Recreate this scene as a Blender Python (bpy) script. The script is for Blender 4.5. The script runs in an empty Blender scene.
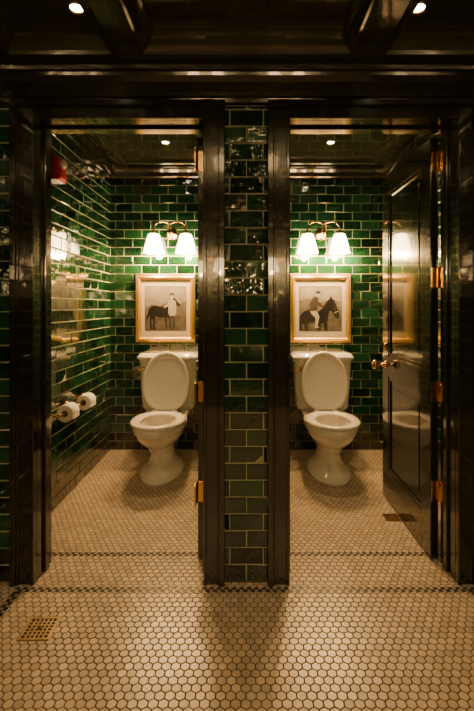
import bpy, bmesh, math, random
from mathutils import Vector, Matrix
random.seed(7)
S=bpy.context.scene
COL=S.collection
FPX=430.0; HC=1.25
YF=1.946; YB=3.74; YJ=2.10       # front wall face, stall back wall, back of jambs
XL=-1.18; XR=1.243               # stall side walls
OX=1.15; YR=-1.5                 # outer room half width / rear wall
ZC=2.30; ZS=2.45; ZD=2.09
WARM=(1,.55,.20)

# ------------------------------------------------------------ materials
def mat(name,col,rough=.4,metal=0,bump=0,bscale=20,coat=0,attr=None,emis=None,estr=0,spec=.5,colvar=0,vscale=6):
    m=bpy.data.materials.new(name); m.use_nodes=True
    nt=m.node_tree; b=nt.nodes['Principled BSDF']
    b.inputs['Base Color'].default_value=(*col,1)
    b.inputs['Roughness'].default_value=rough
    b.inputs['Metallic'].default_value=metal
    b.inputs['Coat Weight'].default_value=coat
    b.inputs['Coat Roughness'].default_value=.04
    b.inputs['Specular IOR Level'].default_value=spec
    tc=nt.nodes.new('ShaderNodeTexCoord')
    if bump:
        n=nt.nodes.new('ShaderNodeTexNoise'); n.inputs['Scale'].default_value=bscale; n.inputs['Detail'].default_value=2
        nt.links.new(tc.outputs['Object'],n.inputs['Vector'])
        bp=nt.nodes.new('ShaderNodeBump'); bp.inputs['Strength'].default_value=1; bp.inputs['Distance'].default_value=bump
        nt.links.new(n.outputs['Fac'],bp.inputs['Height']); nt.links.new(bp.outputs['Normal'],b.inputs['Normal'])
    if attr:
        a=nt.nodes.new('ShaderNodeVertexColor'); a.layer_name=attr
        nt.links.new(a.outputs['Color'],b.inputs['Base Color'])
    if colvar:
        n=nt.nodes.new('ShaderNodeTexNoise'); n.inputs['Scale'].default_value=vscale; n.inputs['Detail'].default_value=4
        nt.links.new(tc.outputs['Object'],n.inputs['Vector'])
        r=nt.nodes.new('ShaderNodeValToRGB')
        r.color_ramp.elements[0].position=.3; r.color_ramp.elements[1].position=.7
        r.color_ramp.elements[0].color=(*[c*(1-colvar) for c in col],1)
        r.color_ramp.elements[1].color=(*[min(1,c*(1+colvar)) for c in col],1)
        nt.links.new(n.outputs['Fac'],r.inputs['Fac']); nt.links.new(r.outputs['Color'],b.inputs['Base Color'])
    if emis:
        b.inputs['Emission Color'].default_value=(*emis,1); b.inputs['Emission Strength'].default_value=estr
    return m
M={}
M['paint']=mat('dark_green_gloss_paint',(.015,.014,.009),.15,bump=.0007,bscale=12,coat=.8)
M['ceil']=mat('ceiling_gloss_paint',(.040,.042,.023),.12,bump=.0007,bscale=8,coat=1)
M['tile']=mat('glazed_green_tile',(.01,.08,.03),.04,bump=.0030,bscale=20,coat=1,attr='tcol')
M['grout']=mat('wall_grout',(.38,.37,.24),.8,colvar=.2)
M['hex']=mat('hex_floor_tile',(.7,.66,.56),.30,attr='tcol',bump=.0003,bscale=50,coat=.0)
M['fgrout']=mat('floor_grout',(.09,.066,.038),.85,colvar=.3)
M['porc']=mat('porcelain',(.84,.80,.72),.07,coat=.7)
M['seat']=mat('seat_plastic',(.82,.78,.69),.12,coat=.5)
M['brass']=mat('aged_brass',(.80,.50,.20),.2,metal=1)
M['dull']=mat('worn_drain_brass',(.50,.38,.20),.38,metal=1)
M['bronze']=mat('dark_bronze',(.20,.12,.06),.35,metal=1)
M['gold']=mat('gold_leaf_frame',(.78,.50,.13),.34,metal=.85,bump=.001,bscale=90,colvar=.2)
M['matb']=mat('picture_mat_board',(.50,.45,.33),.8)
M['shade']=mat('opal_glass_shade',(.9,.85,.75),.4,emis=(1,.66,.30),estr=34)
M['bulb']=mat('bulb_glow',(1,.9,.7),.4,emis=(1,.70,.36),estr=70)
M['down']=mat('downlight_lens',(1,.9,.7),.4,emis=(1,.78,.5),estr=60)
M['white']=mat('paper',(.85,.83,.78),.8,bump=.0004,bscale=80)
M['card']=mat('cardboard_core',(.25,.17,.09),.9)
M['red']=mat('alarm_red',(.85,.03,.015),.3)
M['lens']=mat('strobe_lens',(.9,.9,.9),.1)
M['black']=mat('black_hole',(.005,.005,.005),.7)
M['water']=mat('bowl_water',(.35,.36,.33),.03)
M['ph_sky']=mat('print_sky',(.24,.22,.18),.5,colvar=.25,vscale=9)
M['ph_gnd']=mat('print_ground',(.09,.08,.062),.5,colvar=.4,vscale=25)
M['ph_hill']=mat('print_hill',(.12,.11,.09),.5,colvar=.3,vscale=18)
M['ph_dk']=mat('print_dark',(.008,.007,.006),.4,colvar=.5,vscale=30)
M['ph_md']=mat('print_mid',(.04,.034,.028),.5,colvar=.5,vscale=30)
M['ph_lt']=mat('print_light',(.36,.33,.27),.5)
M['plaster']=mat('plain_wall_core',(.02,.03,.02),.5)

# ------------------------------------------------------------ mesh builder
class MB:
    def __init__(s): s.v=[];s.f=[];s.m=[];s.mats=[];s.c=[];s.sm=[]
    def mi(s,k):
        if k not in s.mats: s.mats.append(k)
        return s.mats.index(k)
    def add(s,vs,fs,k,col=(1,1,1),smooth=False):
        o=len(s.v); i=s.mi(k); s.v+= [tuple(v) for v in vs]
        for f in fs:
            s.f.append(tuple(o+a for a in f)); s.m.append(i); s.c.append(col); s.sm.append(smooth)
    def box(s,lo,hi,k,T=None):
        x0,y0,z0=lo;x1,y1,z1=hi
        vs=[Vector(p) for p in((x0,y0,z0),(x1,y0,z0),(x1,y1,z0),(x0,y1,z0),(x0,y0,z1),(x1,y0,z1),(x1,y1,z1),(x0,y1,z1))]
        if T: vs=[T@v for v in vs]
        s.add(vs,[(0,3,2,1),(4,5,6,7),(0,1,5,4),(1,2,6,5),(2,3,7,6),(3,0,4,7)],k)
    def loft(s,rings,k,cap0=True,cap1=True,closed=True,smooth=True,T=None):
        n=len(rings[0]); vs=[Vector(p) for r in rings for p in r]
        if T: vs=[T@v for v in vs]
        fs=[]
        for i in range(len(rings)-1):
            for j in range(n if closed else n-1):
                a=i*n+j;b=i*n+(j+1)%n
                fs.append((a,b,b+n,a+n))
        if cap0: fs.append(tuple(range(n-1,-1,-1)))
        if cap1: fs.append(tuple((len(rings)-1)*n+j for j in range(n)))
        s.add(vs,fs,k,smooth=smooth)
    def lathe(s,prof,k,T=None,seg=28,cap0=True,cap1=True,smooth=True):
        rings=[[(r*math.cos(2*math.pi*j/seg),r*math.sin(2*math.pi*j/seg),z) for j in range(seg)] for r,z in prof]
        s.loft(rings,k,cap0,cap1,True,smooth,T)
    def tube(s,pts,r,k,seg=12,T=None):
        pts=[Vector(p) for p in pts]; rings=[]
        up=None
        for i,p in enumerate(pts):
            d=(pts[min(i+1,len(pts)-1)]-pts[max(i-1,0)]).normalized()
            if up is None:
                up=Vector((0,0,1)) if abs(d.z)<.9 else Vector((1,0,0))
            a=d.cross(up).normalized(); b=a.cross(d).normalized(); up=b
            rr=r[i] if isinstance(r,(list,tuple)) else r
            rings.append([p+a*rr*math.cos(2*math.pi*j/seg)+b*rr*math.sin(2*math.pi*j/seg) for j in range(seg)])
        s.loft(rings,k,T=T)
    def rectrings(s,x0,x1,y0,y1,prof,k):
        rings=[[(x0+o,y0+o,z),(x1-o,y0+o,z),(x1-o,y1-o,z),(x0+o,y1-o,z)] for o,z in prof]
        s.loft(rings,k,False,False,True,False)
    def obj(s,name,parent=None,bevel=0,recalc=True,loc=None,sub=0):
        me=bpy.data.meshes.new(name); me.from_pydata(s.v,[],s.f)
        for k in s.mats: me.materials.append(M[k])
        me.polygons.foreach_set('material_index',s.m)
        me.polygons.foreach_set('use_smooth',s.sm)
        ca=me.color_attributes.new('tcol','FLOAT_COLOR','CORNER')
        d=[]
        for p,c in zip(me.polygons,s.c): d+= [c[0],c[1],c[2],1.0]*p.loop_total
        ca.data.foreach_set('color',d)
        me.update()
        if recalc:
            bm=bmesh.new(); bm.from_mesh(me); bmesh.ops.recalc_face_normals(bm,faces=bm.faces); bm.to_mesh(me); bm.free()
        o=bpy.data.objects.new(name,me); COL.objects.link(o)
        if loc: o.location=loc
        if parent: o.parent=parent
        if bevel:
            b=o.modifiers.new('bevel','BEVEL'); b.width=bevel; b.segments=2; b.limit_method='ANGLE'; b.angle_limit=math.radians(40)
        return o
def empty(name,loc):
    e=bpy.data.objects.new(name,None); e.location=loc; COL.objects.link(e); e.empty_display_size=.1; return e

# ------------------------------------------------------------ glazed subway tiles
TW,TH,G=.1524,.0765,.0032
def tiles(mb,o,u,v,n,W,H,off=0.0,basez=.16,cut=None):
    o=Vector(o);u=Vector(u);v=Vector(v);n=Vector(n)
    mb.add([o+n*.0015,o+u*W+n*.0015,o+u*W+v*H+n*.0015,o+v*H+n*.0015],[(0,1,2,3)],'grout')
    r=0; z=0.0
    while z<H-.004:
        z1=min(z+TH,H); x=-off-(TW/2 if r%2 else 0)
        while x<W:
            a=max(x,0)+G/2; b=min(x+TW,W)-G/2
            if b-a>.006 and z1-z>.008:
                c0=z+G/2; c1=z1-G/2; d=.0045; bv=.0035
                if z+TH/2<basez:
                    g=random.uniform(.6,1.3); col=(.006*g,.010*g,.007*g)
                else:
                    g=random.choice([.4,.6,.8,.9,1,1.1,1.4,1.8])*random.uniform(.85,1.15)
                    col=(.006*g,.037*g,.015*g*random.uniform(.8,1.1))
                t1=random.gauss(0,.0012); t2=random.gauss(0,.0009)
                P=lambda uu,vv,dd:o+u*uu+v*vv+n*dd
                vs=[P(a,c0,.0005),P(b,c0,.0005),P(b,c1,.0005),P(a,c1,.0005),
                    P(a+bv,c0+bv,d-t1-t2),P(b-bv,c0+bv,d+t1-t2),P(b-bv,c1-bv,d+t1+t2),P(a+bv,c1-bv,d-t1+t2)]
                mb.add(vs,[(0,1,5,4),(1,2,6,5),(2,3,7,6),(3,0,4,7),(4,5,6,7)],'tile',col)
            x+=TW
        z+=TH; r+=1

X,Y,Z=(1,0,0),(0,1,0),(0,0,1)
nX,nY=(-1,0,0),(0,-1,0)
# back wall of both stalls
m=MB(); m.box((XL-.1,YB,-.05),(XR+.1,YB+.1,ZS+.05),'plaster')
tiles(m,(XL,YB,0),X,Z,nY,-.1-XL,2.37,off=.03); tiles(m,(.1,YB,0),X,Z,nY,XR-.1,2.37,off=.09)
m.obj('wall_back',recalc=False)
m=MB(); m.box((XL-.1,YJ-.1,-.05),(XL,YB,ZS+.05),'plaster'); tiles(m,(XL,YJ,0),Y,Z,X,YB-YJ,2.37,off=.05); m.obj('wall_stall_left',recalc=False)
m=MB(); m.box((XR,YJ-.1,-.05),(XR+.1,YB,ZS+.05),'plaster'); tiles(m,(XR,YJ,0),Y,Z,nX,YB-YJ,2.37,off=.07); m.obj('wall_stall_right',recalc=False)
m=MB(); m.box((-.095,YJ,-.02),(.095,YB,ZS+.02),'plaster')
tiles(m,(-.0951,YJ,0),Y,Z,nX,YB-YJ,2.37); tiles(m,(.0951,YJ,0),Y,Z,X,YB-YJ,2.37); m.obj('wall_divider',recalc=False)
# front wall (piers + header)
m=MB()
m.box((-OX-.1,YF+.005,-.02),(-.965,YJ,ZS+.02),'paint'); m.box((.965,YF+.005,-.02),(XR+.05,YJ,ZS+.02),'paint')
m.box((-.18,YF+.01,-.02),(.18,YJ,ZS+.02),'paint')
m.box((-.965,YF+.005,ZD+.015),(-.18,YJ,ZS+.02),'paint'); m.box((.18,YF+.005,ZD+.015),(.965,YJ,ZS+.02),'paint')
tiles(m,(-.1,YF+.008,0),X,Z,nY,.2,2.16,off=.05)
tiles(m,(-OX,YF+.003,0),X,Z,nY,OX-1.05,2.17,off=.05); tiles(m,(1.05,YF+.003,0),X,Z,nY,OX-1.05,2.17)
m.obj('wall_front',recalc=False)
# outer room walls
m=MB(); m.box((-OX-.1,YR-.1,-.05),(-OX,YF+.005,ZS),'plaster'); tiles(m,(-OX,YR,0),Y,Z,X,YF-YR,2.17,off=.06); m.obj('wall_left',recalc=False)
m=MB(); m.box((OX,YR-.1,-.05),(OX+.1,YF+.005,ZS),'plaster'); tiles(m,(OX,YR,0),Y,Z,nX,YF-YR,2.17,off=.06); m.obj('wall_right',recalc=False)
m=MB(); m.box((-OX,YR-.1,-.05),(OX,YR,ZS),'plaster'); tiles(m,(-OX,YR,0),X,Z,Y,2*OX,2.17,off=.06); m.obj('wall_rear',recalc=False)

# ------------------------------------------------------------ hex floor
def clip(poly,ax,val,keep_less):
    out=[]
    for i in range(len(poly)):
        a=poly[i];b=poly[(i+1)%len(poly)]
        ia=(a[ax]<=val) if keep_less else (a[ax]>=val); ib=(b[ax]<=val) if keep_less else (b[ax]>=val)
        if ia: out.append(a)
        if ia!=ib:
            t=(val-a[ax])/(b[ax]-a[ax]); out.append((a[0]+t*(b[0]-a[0]),a[1]+t*(b[1]-a[1])))
    return out
HW=.0325; HR=HW/math.sqrt(3)
def hexes(mb,x0,x1,y0,y1):
    dy=HR*1.5; r0=int(math.floor((y0-HR)/dy)); r1=int(math.ceil((y1+HR)/dy))
    for r in range(r0,r1+1):
        cy=r*dy; xo=HW/2 if r%2 else 0
        for c in range(int((x0-HW)/HW)-1,int((x1+HW)/HW)+2):
            cx=c*HW+xo
            rr=HR-.0020
            p=[(cx+rr*math.sin(math.pi/3*k),cy-rr*math.cos(math.pi/3*k)) for k in range(6)]
            for ax,val,l in((0,x0+.001,False),(0,x1-.001,True),(1,y0+.001,False),(1,y1-.001,True)):
                p=clip(p,ax,val,l)
                if len(p)<3: break
            if len(p)<3: continue
            mx=sum(q[0] for q in p)/len(p); my=sum(q[1] for q in p)/len(p)
            g=random.uniform(.74,1.06); w=random.uniform(-.02,.02)
            n=len(p); tx=random.gauss(0,.008); ty=random.gauss(0,.008)
            vs=[(a,b,-.0016) for a,b in p]+[(mx+(a-mx)*.94,my+(b-my)*.94,(a-mx)*tx+(b-my)*ty) for a,b in p]
            fs=[(k,(k+1)%n,n+(k+1)%n,n+k) for k in range(n)]+[tuple(range(n,2*n))]
            mb.add(vs,fs,'hex',(.57*g+w,.475*g,.335*g-w))
def strip(mb,x0,x1,y0,y1,along='x',sz=.0165):
    if along=='x': L=x1-x0;Wd=y1-y0
    else: L=y1-y0;Wd=x1-x0
    rows=max(1,round(Wd/sz)); n=int(L/sz)
    for i in range(n):
        for j in range(rows):
            a=i*sz+.001;b=(i+1)*sz-.001;c=j*sz+.001;d=(j+1)*sz-.001
            col=(.015,.015,.014) if (i+j)%2 else (.42,.36,.26)
            if along=='x': q=[(x0+a,y0+c),(x0+b,y0+c),(x0+b,y0+d),(x0+a,y0+d)]
            else: q=[(x0+c,y0+a),(x0+d,y0+a),(x0+d,y0+b),(x0+c,y0+b)]
            mb.add([(p[0],p[1],-.0002) for p in q],[(0,1,2,3)],'hex',col)
m=MB()
m.box((-OX-.2,YR-.2,-.08),(XR+.2,YB+.2,-.0014),'fgrout')
B0,B1=1.880,1.913; C0,C1=2.150,2.183
hexes(m,-.985,.985,YR+.13,B0)
hexes(m,-OX,-1.018,YR,YF); hexes(m,1.018,OX,YR,YF); hexes(m,-1.018,1.018,B1,YF)
strip(m,-1.018,1.018,B0,B1); strip(m,-1.018,-.985,YR,B0,'y'); strip(m,.985,1.018,YR,B0,'y')
hexes(m,-.965,-.18,YF,YJ); hexes(m,.18,.965,YF,YJ)
for a,b in((XL,-.095),(.095,XR)):
    hexes(m,a,b,YJ,C0); strip(m,a,b,C0,C1); hexes(m,a,b,C1,YB)
m.obj('floor',recalc=False)

# ------------------------------------------------------------ ceilings
m=MB()
m.box((-OX-.1,YR-.1,ZC+.06),(OX+.1,YF+.01,ZC+.12),'ceil')
m.box((-OX,1.80,ZC),(OX,YF+.004,ZC+.06),'ceil'); m.box((-OX,YR,ZC),(OX,YR+.2,ZC+.06),'ceil')
xs=[(-OX,-1.0),(-.545,-.435),(.445,.565),(1.0,OX)]
for a,b in xs: m.box((a,YR+.2,ZC),(b,1.80,ZC+.06),'ceil')
pp=[(0,ZC+.002),(.004,ZC-.006),(.014,ZC-.004),(.018,ZC+.01),(.034,ZC+.02),(.046,ZC+.04),(.06,ZC+.044),(.062,ZC+.06)]
for a,b in((-1.0,-.545),(-.435,.445),(.565,1.0)): m.rectrings(a,b,YR+.2,1.80,pp,'ceil')
m.obj('ceiling')
m=MB()
for a,b in((XL,-.095),(.095,XR)):
    m.box((a-.02,YJ-.02,ZS),(b+.02,YB+.02,ZS+.05),'ceil')
    m.rectrings(a,b,YJ,YB,[(.16,ZS+.001),(.16,ZS-.02),(.175,ZS-.028),(.19,ZS-.02),(.2,ZS-.02),(.205,ZS+.001)],'ceil')
m.obj('ceiling_stalls')
# crowns
m=MB()
cp=[(0,2.165),(.014,2.165),(.016,2.182),(.026,2.186),(.034,2.205),(.052,2.238),(.074,2.256),(.078,2.268),(.092,2.272),(.096,2.288),(.104,2.29),(.104,2.302)]
m.rectrings(-OX,OX,YR,YF,cp,'paint'); m.obj('trim_1')
m=MB()
sp=[(0,2.345),(.012,2.345),(.014,2.36),(.028,2.37),(.045,2.40),(.07,2.42),(.074,2.432),(.086,2.436),(.088,2.452)]
for a,b in((XL,-.095),(.095,XR)): m.rectrings(a,b,YJ,YB,sp,'paint')
m.obj('trim_2')

# ------------------------------------------------------------ door casings
def casing(name,xi0,xi1,xo0,xo1):
    m=MB(); t=YF
    def vert(xin,xout):
        s=1 if xout>xin else -1
        def bx(a,b,y0,y1,z0,z1):
            A=xin+s*a;B=xin+s*b
            m.box((min(A,B),y0,z0),(max(A,B),y1,z1),'paint')
        w=abs(xout-xin)
        bx(0,w,t-.018,t+.01,.0,2.17)
        bx(w-.026,w,t-.034,t-.017,.0,2.17)      # backband
        bx(w-.036,w-.026,t-.026,t-.017,.0,2.14)
        bx(0,.014,t-.026,t-.017,.0,ZD+.014)
    vert(xi0,xo0); vert(xi1,xo1)
    # head
    m.box((xi0,t-.0179,ZD),(xi1,t+.01,2.17),'paint'); m.box((xo0,t-.0339,2.145),(xo1,t-.017,2.171),'paint')
    m.box((xi0,t-.0259,ZD),(xi1,t-.017,ZD+.014),'paint')
    # jambs
    m.box((xi0-.014,t,.0),(xi0,YJ+.002,ZD+.014),'paint'); m.box((xi1,t,.0),(xi1+.014,YJ+.002,ZD+.014),'paint')
    m.box((xi0,t,ZD),(xi1,YJ+.002,ZD+.014),'paint')
    # stops
    m.box((xi0,t+.07,0),(xi0+.012,t+.11,ZD),'paint'); m.box((xi1-.012,t+.07,0),(xi1,t+.11,ZD),'paint')
    m.box((xi0,t+.07,ZD-.012),(xi1,t+.11,ZD),'paint')
    m.obj(name,bevel=.0025)
casing('trim_3',-.95,-.19,-1.054,-.095)
casing('trim_4',.195,.95,.097,1.054)

# ------------------------------------------------------------ doors (open 90 deg, leaf runs along +Y)
def door(name,xh,side,hz,panel_side):
    e=empty(name,(xh,YJ+.012,0)); W=.735; Hh=2.075; T=.04
    m=MB()
    def bx(y0,y1,z0,z1,x0=0,x1=T,k='paint'):
        a,b=side*x0,side*x1
        m.box((min(a,b),y0,z0),(max(a,b),y1,z1),k)
    z0=.008
    bx(0,.105,z0,Hh); bx(W-.105,W,z0,Hh)
    rails=[(z0,.20),(.80,.93),(Hh-.11,Hh)]
    for a,b in rails: bx(.105,W-.105,a,b)
    for a,b in((.20,.80),(.93,Hh-.11)):
        bx(.105,W-.105,a,b,.013,T-.013)
        for xx in((.004,.013),(T-.013,T-.004)):
            bx(.105,.125,a,b,*xx);bx(W-.125,W-.105,a,b,*xx);bx(.125,W-.125,a,a+.02,*xx);bx(.125,W-.125,b-.02,b,*xx)
        for xx in((.009,.013),(T-.013,T-.009)):
            bx(.165,W-.165,a+.06,b-.06,*xx)
    m.obj('leaf',e,bevel=.003)
    h=MB()
    for z in hz:
        zz=z
        h.lathe([(.0,-.056),(.005,-.054),(.0075,-.05),(.0075,.05),(.005,.054),(0,.056)],'brass',T=Matrix.Translation((-side*.006,-.008,zz)),seg=14)
        a,b=sorted((-side*.006,side*.036))
        h.box((a,-.003,zz-.05),(b,-.0005,zz+.05),'brass')
        a,b=sorted((-side*.012,-side*.004)); h.box((a,-.06,zz-.05),(b-.0,-.008,zz+.05),'brass')
    h.obj('hinges',e,bevel=.0008)
    l=MB()
    for sx,base in((-1,0),(1,T)):
        d=side*sx; xb=side*base
        T1=Matrix.Translation((xb,W-.06,.87))@Matrix.Rotation(math.pi/2*d,4,'Y')
        l.lathe([(.026,0),(.026,.004),(.02,.008),(.011,.01),(.009,.045),(.012,.05),(.027,.058),(.030,.072),(.024,.084),(.0,.088)],'brass',T=T1)
        T2=Matrix.Translation((xb,W-.06,.99))@Matrix.Rotation(math.pi/2*d,4,'Y')
        l.lathe([(.02,0),(.02,.006),(.012,.01),(0,.011)],'brass',T=T2)
    l.obj('knob_set',e)
    return e
door('door_1',-.236,1,[1.96,.83,.34],-1)
door('door_2',.945,-1,[1.96,1.39,.83,.34],-1)

# ------------------------------------------------------------ toilet
def egg(c,hl,hw,z,n=48,sq=.85):
    r=[]
    for j in range(n):
        a=2*math.pi*j/n; ca,sa=math.cos(a),math.sin(a)
        if ca>0: u=c+hl*ca; x=hw*sa*(1-.06*ca*ca)
        else:
            u=c-hl*abs(ca)**sq; x=hw*math.copysign(abs(sa)**sq,sa)
        r.append((x,-u,z))
    return r
def rrect(w,u0,u1,z,r=.03,n=6):
    pts=[]
    for cx,cu,a0 in((w-r,u1-r,0),(-(w-r),u1-r,90),(-(w-r),u0+r,180),(w-r,u0+r,270)):
        for k in range(n+1):
            a=math.radians(a0+90*k/n); pts.append((cx+r*math.cos(a),-(cu+r*math.sin(a)),z))
    return pts
def toilet(x,lev=-1):
    e=empty('toilet',(x,YB,0))
    m=MB()
    sec=[(.0,.485,.285,.160),(.020,.485,.285,.160),(.028,.485,.277,.152),(.040,.483,.271,.147),(.048,.482,.260,.136),(.064,.475,.238,.116),(.09,.468,.220,.099),(.12,.463,.208,.089),(.16,.46,.206,.084),(.195,.468,.213,.090),
         (.208,.472,.226,.102),(.220,.474,.226,.102),(.24,.485,.240,.114),(.265,.51,.264,.136),(.29,.53,.284,.154),(.31,.542,.293,.163),(.318,.542,.300,.169),(.328,.545,.300,.169),(.345,.555,.307,.174),(.356,.558,.310,.178),(.361,.558,.322,.190),(.392,.560,.326,.193),(.404,.562,.318,.187),(.41,.565,.305,.176)]
    rings=[egg(c,hl,hw,z) for z,c,hl,hw in sec]
    rings+=[egg(.63,.20,.125,.410),egg(.63,.195,.12,.40),egg(.63,.188,.115,.37),egg(.62,.15,.095,.30),egg(.60,.09,.065,.24),egg(.59,.055,.045,.225)]
    m.loft(rings,'porc')
    m.lathe([(.0,0),(.052,0)],'water',T=Matrix.Translation((0,-.6,.243))@Matrix.Scale(1.5,4,(0,1,0)),cap0=False,cap1=False)
    # deck behind bowl under tank
    m.loft([rrect(.10,.10,.40,.20),rrect(.13,.07,.42,.30),rrect(.165,.05,.42,.36),rrect(.172,.05,.42,.375),rrect(.172,.05,.42,.402),rrect(.166,.056,.414,.41)],'porc')
    for s in(-1,1): m.lathe([(.013,0),(.013,.008),(.009,.016),(0,.018)],'porc',T=Matrix.Translation((s*.132,-.40,.022)),seg=16)
    m.obj('bowl',e)
    t=MB()
    t.loft([rrect(.17,.045,.25,.40,.05),rrect(.205,.035,.262,.412,.05),rrect(.212,.03,.268,.43,.05),rrect(.222,.03,.275,.60,.05),rrect(.23,.03,.28,.79,.05),rrect(.234,.027,.284,.80,.05),rrect(.234,.027,.284,.815,.05)],'porc')
    t.loft([rrect(.238,.022,.290,.812,.055),rrect(.246,.015,.298,.820,.055),rrect(.250,.012,.302,.826,.055),rrect(.250,.012,.302,.838,.055),rrect(.244,.018,.296,.846,.055),rrect(.236,.026,.288,.850,.05),rrect(.232,.03,.284,.860,.05),rrect(.222,.04,.274,.866,.05)],'porc')
    t.obj('tank',e)
    s=MB()
    a=[egg(.635,.235,.190,.412),egg(.635,.240,.194,.418),egg(.635,.240,.194,.428),egg(.635,.230,.186,.436),egg(.638,.205,.160,.438),egg(.64,.178,.130,.434),egg(.64,.168,.12,.426),egg(.64,.168,.12,.414)]
    a.append(a[0])
    s.loft(a,'seat',False,False)
    s.obj('seat',e)
    # lid (raised)
    l=MB()
    def leg(c,hl,hw,z): return [(p[0],p[1],p[2]) for p in egg(c,hl,hw,z,sq=.8)]
    c=.228
    R=[leg(c,.20,.15,.0),leg(c,.222,.176,.0),leg(c,.234,.187,.006),leg(c,.236,.189,.014),leg(c,.231,.184,.021),leg(c,.221,.174,.0235),leg(c,.209,.162,.022),leg(c,.199,.152,.011),leg(c,.189,.142,.009),leg(c,.10,.08,.009)]
    T=Matrix.Translation((0,-.365,.428))@Matrix.Rotation(math.radians(-98),4,'X')
    # recessed face must look forward
    if (T.to_3x3()@Vector((0,0,1))).y>0: T=T@Matrix.Translation((0,0,.022))@Matrix.Scale(-1,4,(0,0,1))
    l.loft(R,'seat',T=T)
    for sx in(-.075,.075):
        l.lathe([(0,-.022),(.013,-.022),(.013,.022),(0,.022)],'seat',T=Matrix.Translation((sx,-.375,.424))@Matrix.Rotation(math.pi/2,4,'Y'),seg=14)
    l.obj('lid',e)
    # lever + supply
    g=MB()
    g.lathe([(.016,0),(.016,.006),(.009,.01),(.008,.02),(0,.022)],'brass',T=Matrix.Translation((-.19,-.279,.745))@Matrix.Rotation(math.pi/2,4,'X'))
    g.tube([(-.19,-.297,.745),(-.215,-.302,.742),(-.245,-.304,.738)],[.006,.006,.009],'brass')
    g.obj('flush_lever',e)
    v=MB()
    v.lathe([(.03,0),(.03,.004),(.012,.008),(.009,.03),(.009,.07)],'brass',T=Matrix.Translation((-.26,-.008,.17))@Matrix.Rotation(math.pi/2,4,'X'))
    v.lathe([(.0,-.02),(.015,-.018),(.015,.022),(0,.024)],'brass',T=Matrix.Translation((-.26,-.075,.17)))
    v.lathe([(.0,0),(.018,.002),(.024,.006),(.018,.012),(.0,.014)],'brass',T=Matrix.Translation((-.26,-.09,.17))@Matrix.Rotation(math.pi/2,4,'X'))
    v.tube([(-.26,-.075,.19),(-.262,-.078,.26),(-.24,-.09,.33),(-.19,-.11,.37),(-.165,-.12,.41)],.006,'brass')
    v.obj('supply_valve',e)
    return e
toilet(-.635); toilet(.625)

# ------------------------------------------------------------ wall sconce
def sconce(x,y,z,sgn=1,power=5):
    e=empty('wall_sconce',(x,y,z)); 
    if sgn<0: e.rotation_euler=(0,0,math.pi)
    m=MB()
    RX=Matrix.Rotation(math.pi/2,4,'X')
    m.lathe([(.055,0),(.055,.006),(.047,.01),(.044,.016),(.03,.02),(.022,.03),(.01,.034),(.009,.11),(0,.112)],'brass',T=RX,seg=36)
    m.lathe([(0,-.058),(.006,-.054),(.011,-.045),(.006,-.036),(.012,-.03),(.018,-.016),(.020,0),(.016,.016),(.008,.026),(.007,.06),(.012,.066),(.007,.072),(.006,.082),(0,.09)],'brass',T=Matrix.Translation((0,-.11,0)))
    for s in(-1,1):
        m.tube([(0,-.11,.066),(s*.03,-.11,.082),(s*.07,-.11,.088),(s*.105,-.11,.08),(s*.128,-.11,.055),(s*.135,-.11,.02),(s*.135,-.11,-.02)],.0075,'brass')
        m.lathe([(0,.032),(.014,.028),(.02,.012),(.034,-.002),(.036,-.012),(.02,-.03),(.016,-.06),(0,-.06)],'brass',T=Matrix.Translation((s*.135,-.11,-.012)),seg=24)
    m.obj('brass_arms',e)
    g=MB()
    for s in(-1,1):
        g.lathe([(.040,-.018),(.048,-.028),(.058,-.06),(.071,-.11),(.087,-.172),(.090,-.178),(.085,-.176),(.068,-.11),(.055,-.06),(.045,-.030),(.038,-.021),(.040,-.018)],'shade',T=Matrix.Translation((s*.135,-.11,0)),cap0=False,cap1=False,seg=36)
    g.obj('shades',e)
    b=MB()
    for s in(-1,1):
        b.lathe([(0,-.07),(.012,-.072),(.014,-.09),(.027,-.115),(.030,-.132),(.024,-.155),(0,-.165)],'bulb',T=Matrix.Translation((s*.135,-.11,0)),seg=20)
    b.obj('bulbs',e)
    for s in(-1,1):
        L=bpy.data.lights.new('sconce_light','POINT'); L.energy=power; L.color=WARM; L.shadow_soft_size=.02
        o=bpy.data.objects.new('bulb_light',L); COL.objects.link(o); o.parent=e; o.location=(s*.135,-.11,-.195)
sconce(-.643,YB,1.875,1,40); sconce(.655,YB,1.875,1,40)
sconce(-.45,YR,1.85,-1,7); sconce(.45,YR,1.85,-1,7)  # unseen pair behind the camera, added for frontal fill and gloss reflections

# ------------------------------------------------------------ downlights
def downlight(x,y,z,power,ang=100):
    e=empty('recessed_downlight',(x,y,z)); m=MB()
    m.lathe([(.036,-.001),(.036,-.005),(.028,-.006),(.024,-.002),(.022,0)],'brass',cap0=False,cap1=False)
    m.obj('trim_ring',e)
    m=MB(); m.lathe([(0,-.002),(.023,-.002)],'down',cap0=False,cap1=False); m.obj('lens',e)
    L=bpy.data.lights.new('down','SPOT'); L.energy=power; L.color=(1,.62,.30); L.spot_size=math.radians(ang); L.spot_blend=.7; L.shadow_soft_size=.015
    o=bpy.data.objects.new('lamp',L); COL.objects.link(o); o.parent=e; o.location=(0,0,-.012)
for x in(-.63,.64): downlight(x,1.60,ZC+.06,11,120)
for x in(-.65,0,.65): downlight(x,.2,ZC+.06,14,120)  # out-of-view row, added to brighten the outer room
for x in(-.59,.62): downlight(x,3.15,ZS,45,75)

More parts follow.
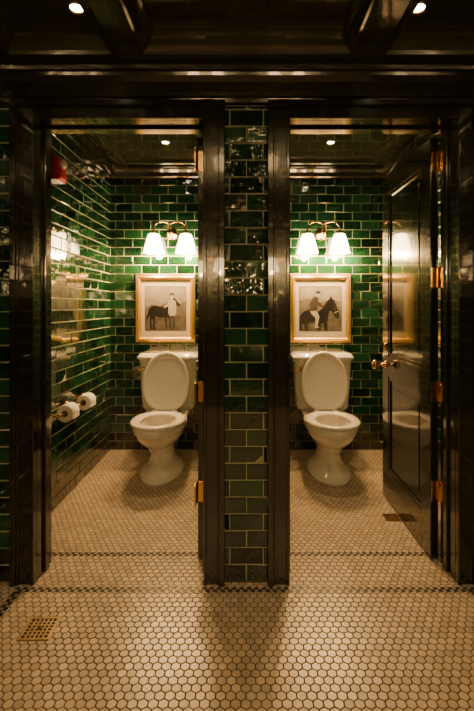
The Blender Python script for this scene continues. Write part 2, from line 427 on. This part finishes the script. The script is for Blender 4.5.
# ------------------------------------------------------------ framed pictures
HORSE=[(.06,.50),(.09,.63),(.16,.71),(.28,.73),(.42,.69),(.54,.70),(.62,.75),(.70,.86),(.77,.95),(.80,1.0),(.825,.95),(.88,.89),(.96,.79),(.99,.74),(.97,.70),(.92,.71),(.85,.76),(.80,.78),(.77,.68),(.74,.56),(.715,.46),(.70,.40),(.715,.22),(.71,.05),(.73,.0),(.675,.0),(.68,.08),(.67,.23),(.64,.38),(.60,.37),(.595,.22),(.60,.04),(.61,.0),(.565,.0),(.565,.06),(.56,.22),(.54,.37),(.40,.36),(.28,.41),(.26,.32),(.27,.24),(.25,.13),(.26,.03),(.27,.0),(.215,.0),(.22,.05),(.21,.14),(.22,.25),(.19,.33),(.16,.26),(.17,.12),(.165,.03),(.18,.0),(.125,.0),(.13,.06),(.12,.14),(.12,.28),(.13,.38),(.10,.44),(.05,.30),(.02,.22),(.015,.38)]
# close view of a horse's quarters, neck and lowered head, in print half-size units
NECK=[(-1,-.35),(-.8,-.12),(-.45,-.02),(-.1,-.12),(.1,.02),(.28,.30),(.44,.46),(.50,.62),(.56,.46),(.66,.40),(.74,.20),(.86,-.12),(.92,-.34),(.84,-.46),(.72,-.42),(.62,-.24),(.50,-.08),(.42,-.12),(.36,-.40),(.32,-.62),(.34,-1),(.20,-1),(.14,-.66),(.04,-.66),(.0,-1),(-.14,-1),(-.12,-.64),(-.5,-.62),(-.62,-.74),(-.60,-1),(-.74,-1),(-.80,-.7),(-.9,-.74),(-.88,-1),(-1,-1)]
def picture(x,z,w,h,kind):
    e=empty('framed_photograph',(x,YB-.006,z)); m=MB()
    prof=[(0,0),(0,-.02),(.006,-.027),(.014,-.024),(.022,-.030),(.034,-.026),(.042,-.016),(.046,-.016),(.048,-.010)]
    rings=[[(-w/2+o,d,-h/2+o),(w/2-o,d,-h/2+o),(w/2-o,d,h/2-o),(-w/2+o,d,h/2-o)] for o,d in prof]
    m.loft(rings,'gold',False,False,True,False); m.obj('frame',e)
    p=MB()
    def rect(a,b,c,d,y,k): p.add([(a,y,c),(b,y,c),(b,y,d),(a,y,d)],[(0,1,2,3)],k)
    rect(-w/2+.04,w/2-.04,-h/2+.04,h/2-.04,-.010,'matb')
    iw,ih=w/2-.082,h/2-.105
    rect(-iw-.004,iw+.004,-ih-.004,ih+.004,-.0105,'ph_dk')
    rect(-iw,iw,-ih,ih,-.011,'ph_sky')
    def poly(pts,y,k): p.add([(a*iw,y,b*ih) for a,b in pts],[tuple(range(len(pts)))],k)
    def shape(S_,cx,cz,sc,y,k,fl=1,asp=1): p.add([(cx+fl*(a-.5)*sc*asp,y,cz+b*sc) for a,b in S_],[tuple(range(len(S_)))],k)
    def ell(cx,cz,rx,rz,y,k): p.add([(cx+rx*math.cos(t*math.pi/9),y,cz+rz*math.sin(t*math.pi/9)) for t in range(18)],[tuple(range(18))],k)
    if kind==0:
        poly([(-1,.0),(-.7,.2),(-.3,.1),(.1,.3),(.55,.15),(1,.35),(1,-.4),(-1,-.4)],-.0114,'ph_hill')
        poly([(-1,-1),(1,-1),(1,-.3),(.2,-.38),(-1,-.32)],-.0118,'ph_gnd')
        shape(HORSE,-.02,-ih*.96,.28,-.0126,'ph_dk',1,1.08)
        c=.055; b=-ih*.97
        q=1.18
        ell(c,b+.238*q,.016,.02,-.0138,'ph_lt')
        p.add([(c-.024,-.0134,b+.25*q),(c+.024,-.0134,b+.25*q),(c+.014,-.0134,b+.266*q),(c-.014,-.0134,b+.266*q)],[(0,1,2,3)],'ph_dk')
        p.add([(c+a,-.0132,b+r*q) for a,r in((-.03,.12),(-.034,.205),(-.008,.219),(.008,.219),(.034,.205),(.038,.12),(.024,.10),(-.02,.10))],[tuple(range(8))],'ph_lt')
        p.add([(c+a,-.0130,b+r*q) for a,r in((-.022,.105),(.025,.105),(.03,.05),(.022,0),(.006,0),(.004,.08),(-.004,.08),(-.008,0),(-.024,0),(-.026,.05))],[tuple(range(10))],'ph_md')
        p.add([(c+a,-.0136,b+r*q) for a,r in((-.028,.20),(-.07,.165),(-.068,.155),(-.022,.176))],[(0,1,2,3)],'ph_lt')
    else:
        poly([(-1,.35),(-.5,.45),(0,.3),(.5,.42),(1,.3),(1,-.4),(-1,-.4)],-.0114,'ph_hill')
        poly([(-1,-1),(1,-1),(1,-.35),(.1,-.45),(-1,-.4)],-.0118,'ph_gnd')
        poly(NECK,-.0126,'ph_dk')
        # bridle straps
        poly([(.60,.28),(.64,.30),(.80,-.32),(.76,-.33)],-.0130,'ph_md'); poly([(.66,-.16),(.84,-.10),(.85,-.13),(.67,-.20)],-.0131,'ph_lt')
        # rider seated behind the neck, leaning forward with reins
        cx,cz=-.055,-.01
        p.add([(cx+a,-.0132,cz+q) for a,q in((-.035,-.02),(-.042,.05),(-.012,.105),(.014,.118),(.036,.10),(.036,.07),(.085,.03),(.08,.018),(.028,.042),(.024,-.02))],[tuple(range(10))],'ph_md')
        p.add([(cx+a,-.0134,cz+q) for a,q in((-.035,-.01),(.024,-.01),(.045,-.06),(.028,-.14),(.044,-.155),(.006,-.155),(.012,-.07),(-.024,-.035))],[tuple(range(8))],'ph_lt')
        ell(cx+.034,cz+.132,.017,.02,-.0136,'ph_lt')
        p.add([(cx+.034+a,-.0138,cz+.14+q) for a,q in((-.024,0),(.026,0),(.014,.018),(0,.024),(-.014,.018))],[tuple(range(5))],'ph_dk')
    p.obj('print',e,recalc=False)
picture(-.696,1.229,.515,.585,0); picture(.645,1.227,.525,.59,1)

# ------------------------------------------------------------ toilet paper holder (left stall wall)
e=empty('toilet_paper_holder',(XL+.006,2.82,.60))
m=MB()
RY=Matrix.Rotation(math.pi/2,4,'Y')
for yy in(-.28,.0,.28):
    m.lathe([(.024,0),(.024,.005),(.016,.009),(.008,.012),(.007,.07),(.011,.078),(0,.084)],'brass',T=Matrix.Translation((0,yy,0))@RY)
m.tube([(.07,-.28,0),(.07,.28,0)],.006,'brass')
for yy in(-.28,.28): m.lathe([(0,-.014),(.012,-.01),(.014,0),(.012,.01),(0,.014)],'brass',T=Matrix.Translation((.07,yy,0))@Matrix.Rotation(math.pi/2,4,'X'),seg=16)
m.obj('brass_rail',e)
m=MB()
for yy in(-.15,.15):
    T=Matrix.Translation((.07,yy,-.008))@Matrix.Rotation(math.pi/2,4,'X')
    m.lathe([(.02,-.052),(.048,-.052),(.051,-.05),(.051,.05),(.048,.052),(.02,.052)],'white',T=T,cap0=False,cap1=False,seg=36)
    m.lathe([(.02,-.052),(.018,-.052),(.018,.052),(.02,.052)],'card',T=T,cap0=False,cap1=False,seg=24)
    m.box((.1195,yy-.05,-.04),(.1205,yy+.05,-.008),'white')
m.obj('paper_rolls',e)

# fire alarm strobe on left stall wall
e=empty('fire_alarm_strobe',(XL+.006,2.66,2.09)); m=MB()
m.box((0,-.055,-.07),(.035,.055,.07),'red'); m.box((.035,-.04,-.06),(.048,.04,.0),'red')
for i in range(4): m.box((.048,-.03,-.05+i*.012),(.0495,.03,-.045+i*.012),'black')
m.obj('body',e,bevel=.004)
m=MB(); m.lathe([(.03,0),(.029,.014),(.018,.026),(0,.03)],'lens',T=Matrix.Translation((.035,0,.035))@RY); m.obj('lens',e)

# ------------------------------------------------------------ floor drains
def drain(x,y,s,rot,name='floor_drain',k='dull'):
    e=empty(name,(x,y,0)); e.rotation_euler=(0,0,rot); m=MB()
    m.box((-s/2,-s/2,-.001),(s/2,s/2,.0008),'black')
    w=s*.09
    for a in(-1,1):
        m.box((min(a*s/2,a*(s/2-w)),-s/2,.0),(max(a*s/2,a*(s/2-w)),s/2,.004),k)
        m.box((-s/2+w,min(a*s/2,a*(s/2-w)),.0),(s/2-w,max(a*s/2,a*(s/2-w)),.004),k)
    n=6; st=(s-2*w)/n
    for i in range(1,n):
        p=-s/2+w+i*st
        m.box((p-st*.2,-s/2+w,.0),(p+st*.2,s/2-w,.003),k); m.box((-s/2+w,p-st*.2,.0),(s/2-w,p+st*.2,.0032),k)
    m.lathe([(0,.0034),(.008,.0042),(.009,.0)],'bronze',seg=16)
    m.obj('grate',e,bevel=.0006)
drain(-.80,1.665,.12,.03); drain(.86,2.54,.085,0,k='bronze')

# ------------------------------------------------------------ world + camera
w=bpy.data.worlds.new('World'); S.world=w; w.use_nodes=True
w.node_tree.nodes['Background'].inputs['Color'].default_value=(1,.8,.55,1); w.node_tree.nodes['Background'].inputs['Strength'].default_value=.05
c=bpy.data.cameras.new('cam'); c.sensor_width=36; c.sensor_height=36; c.sensor_fit='AUTO'
c.lens=FPX/711*36; c.shift_x=-9/711; c.shift_y=-49.5/711; c.clip_start=.02
o=bpy.data.objects.new('camera',c); COL.objects.link(o); o.location=(0,0,HC); o.rotation_euler=(math.pi/2,0,0)
S.camera=o
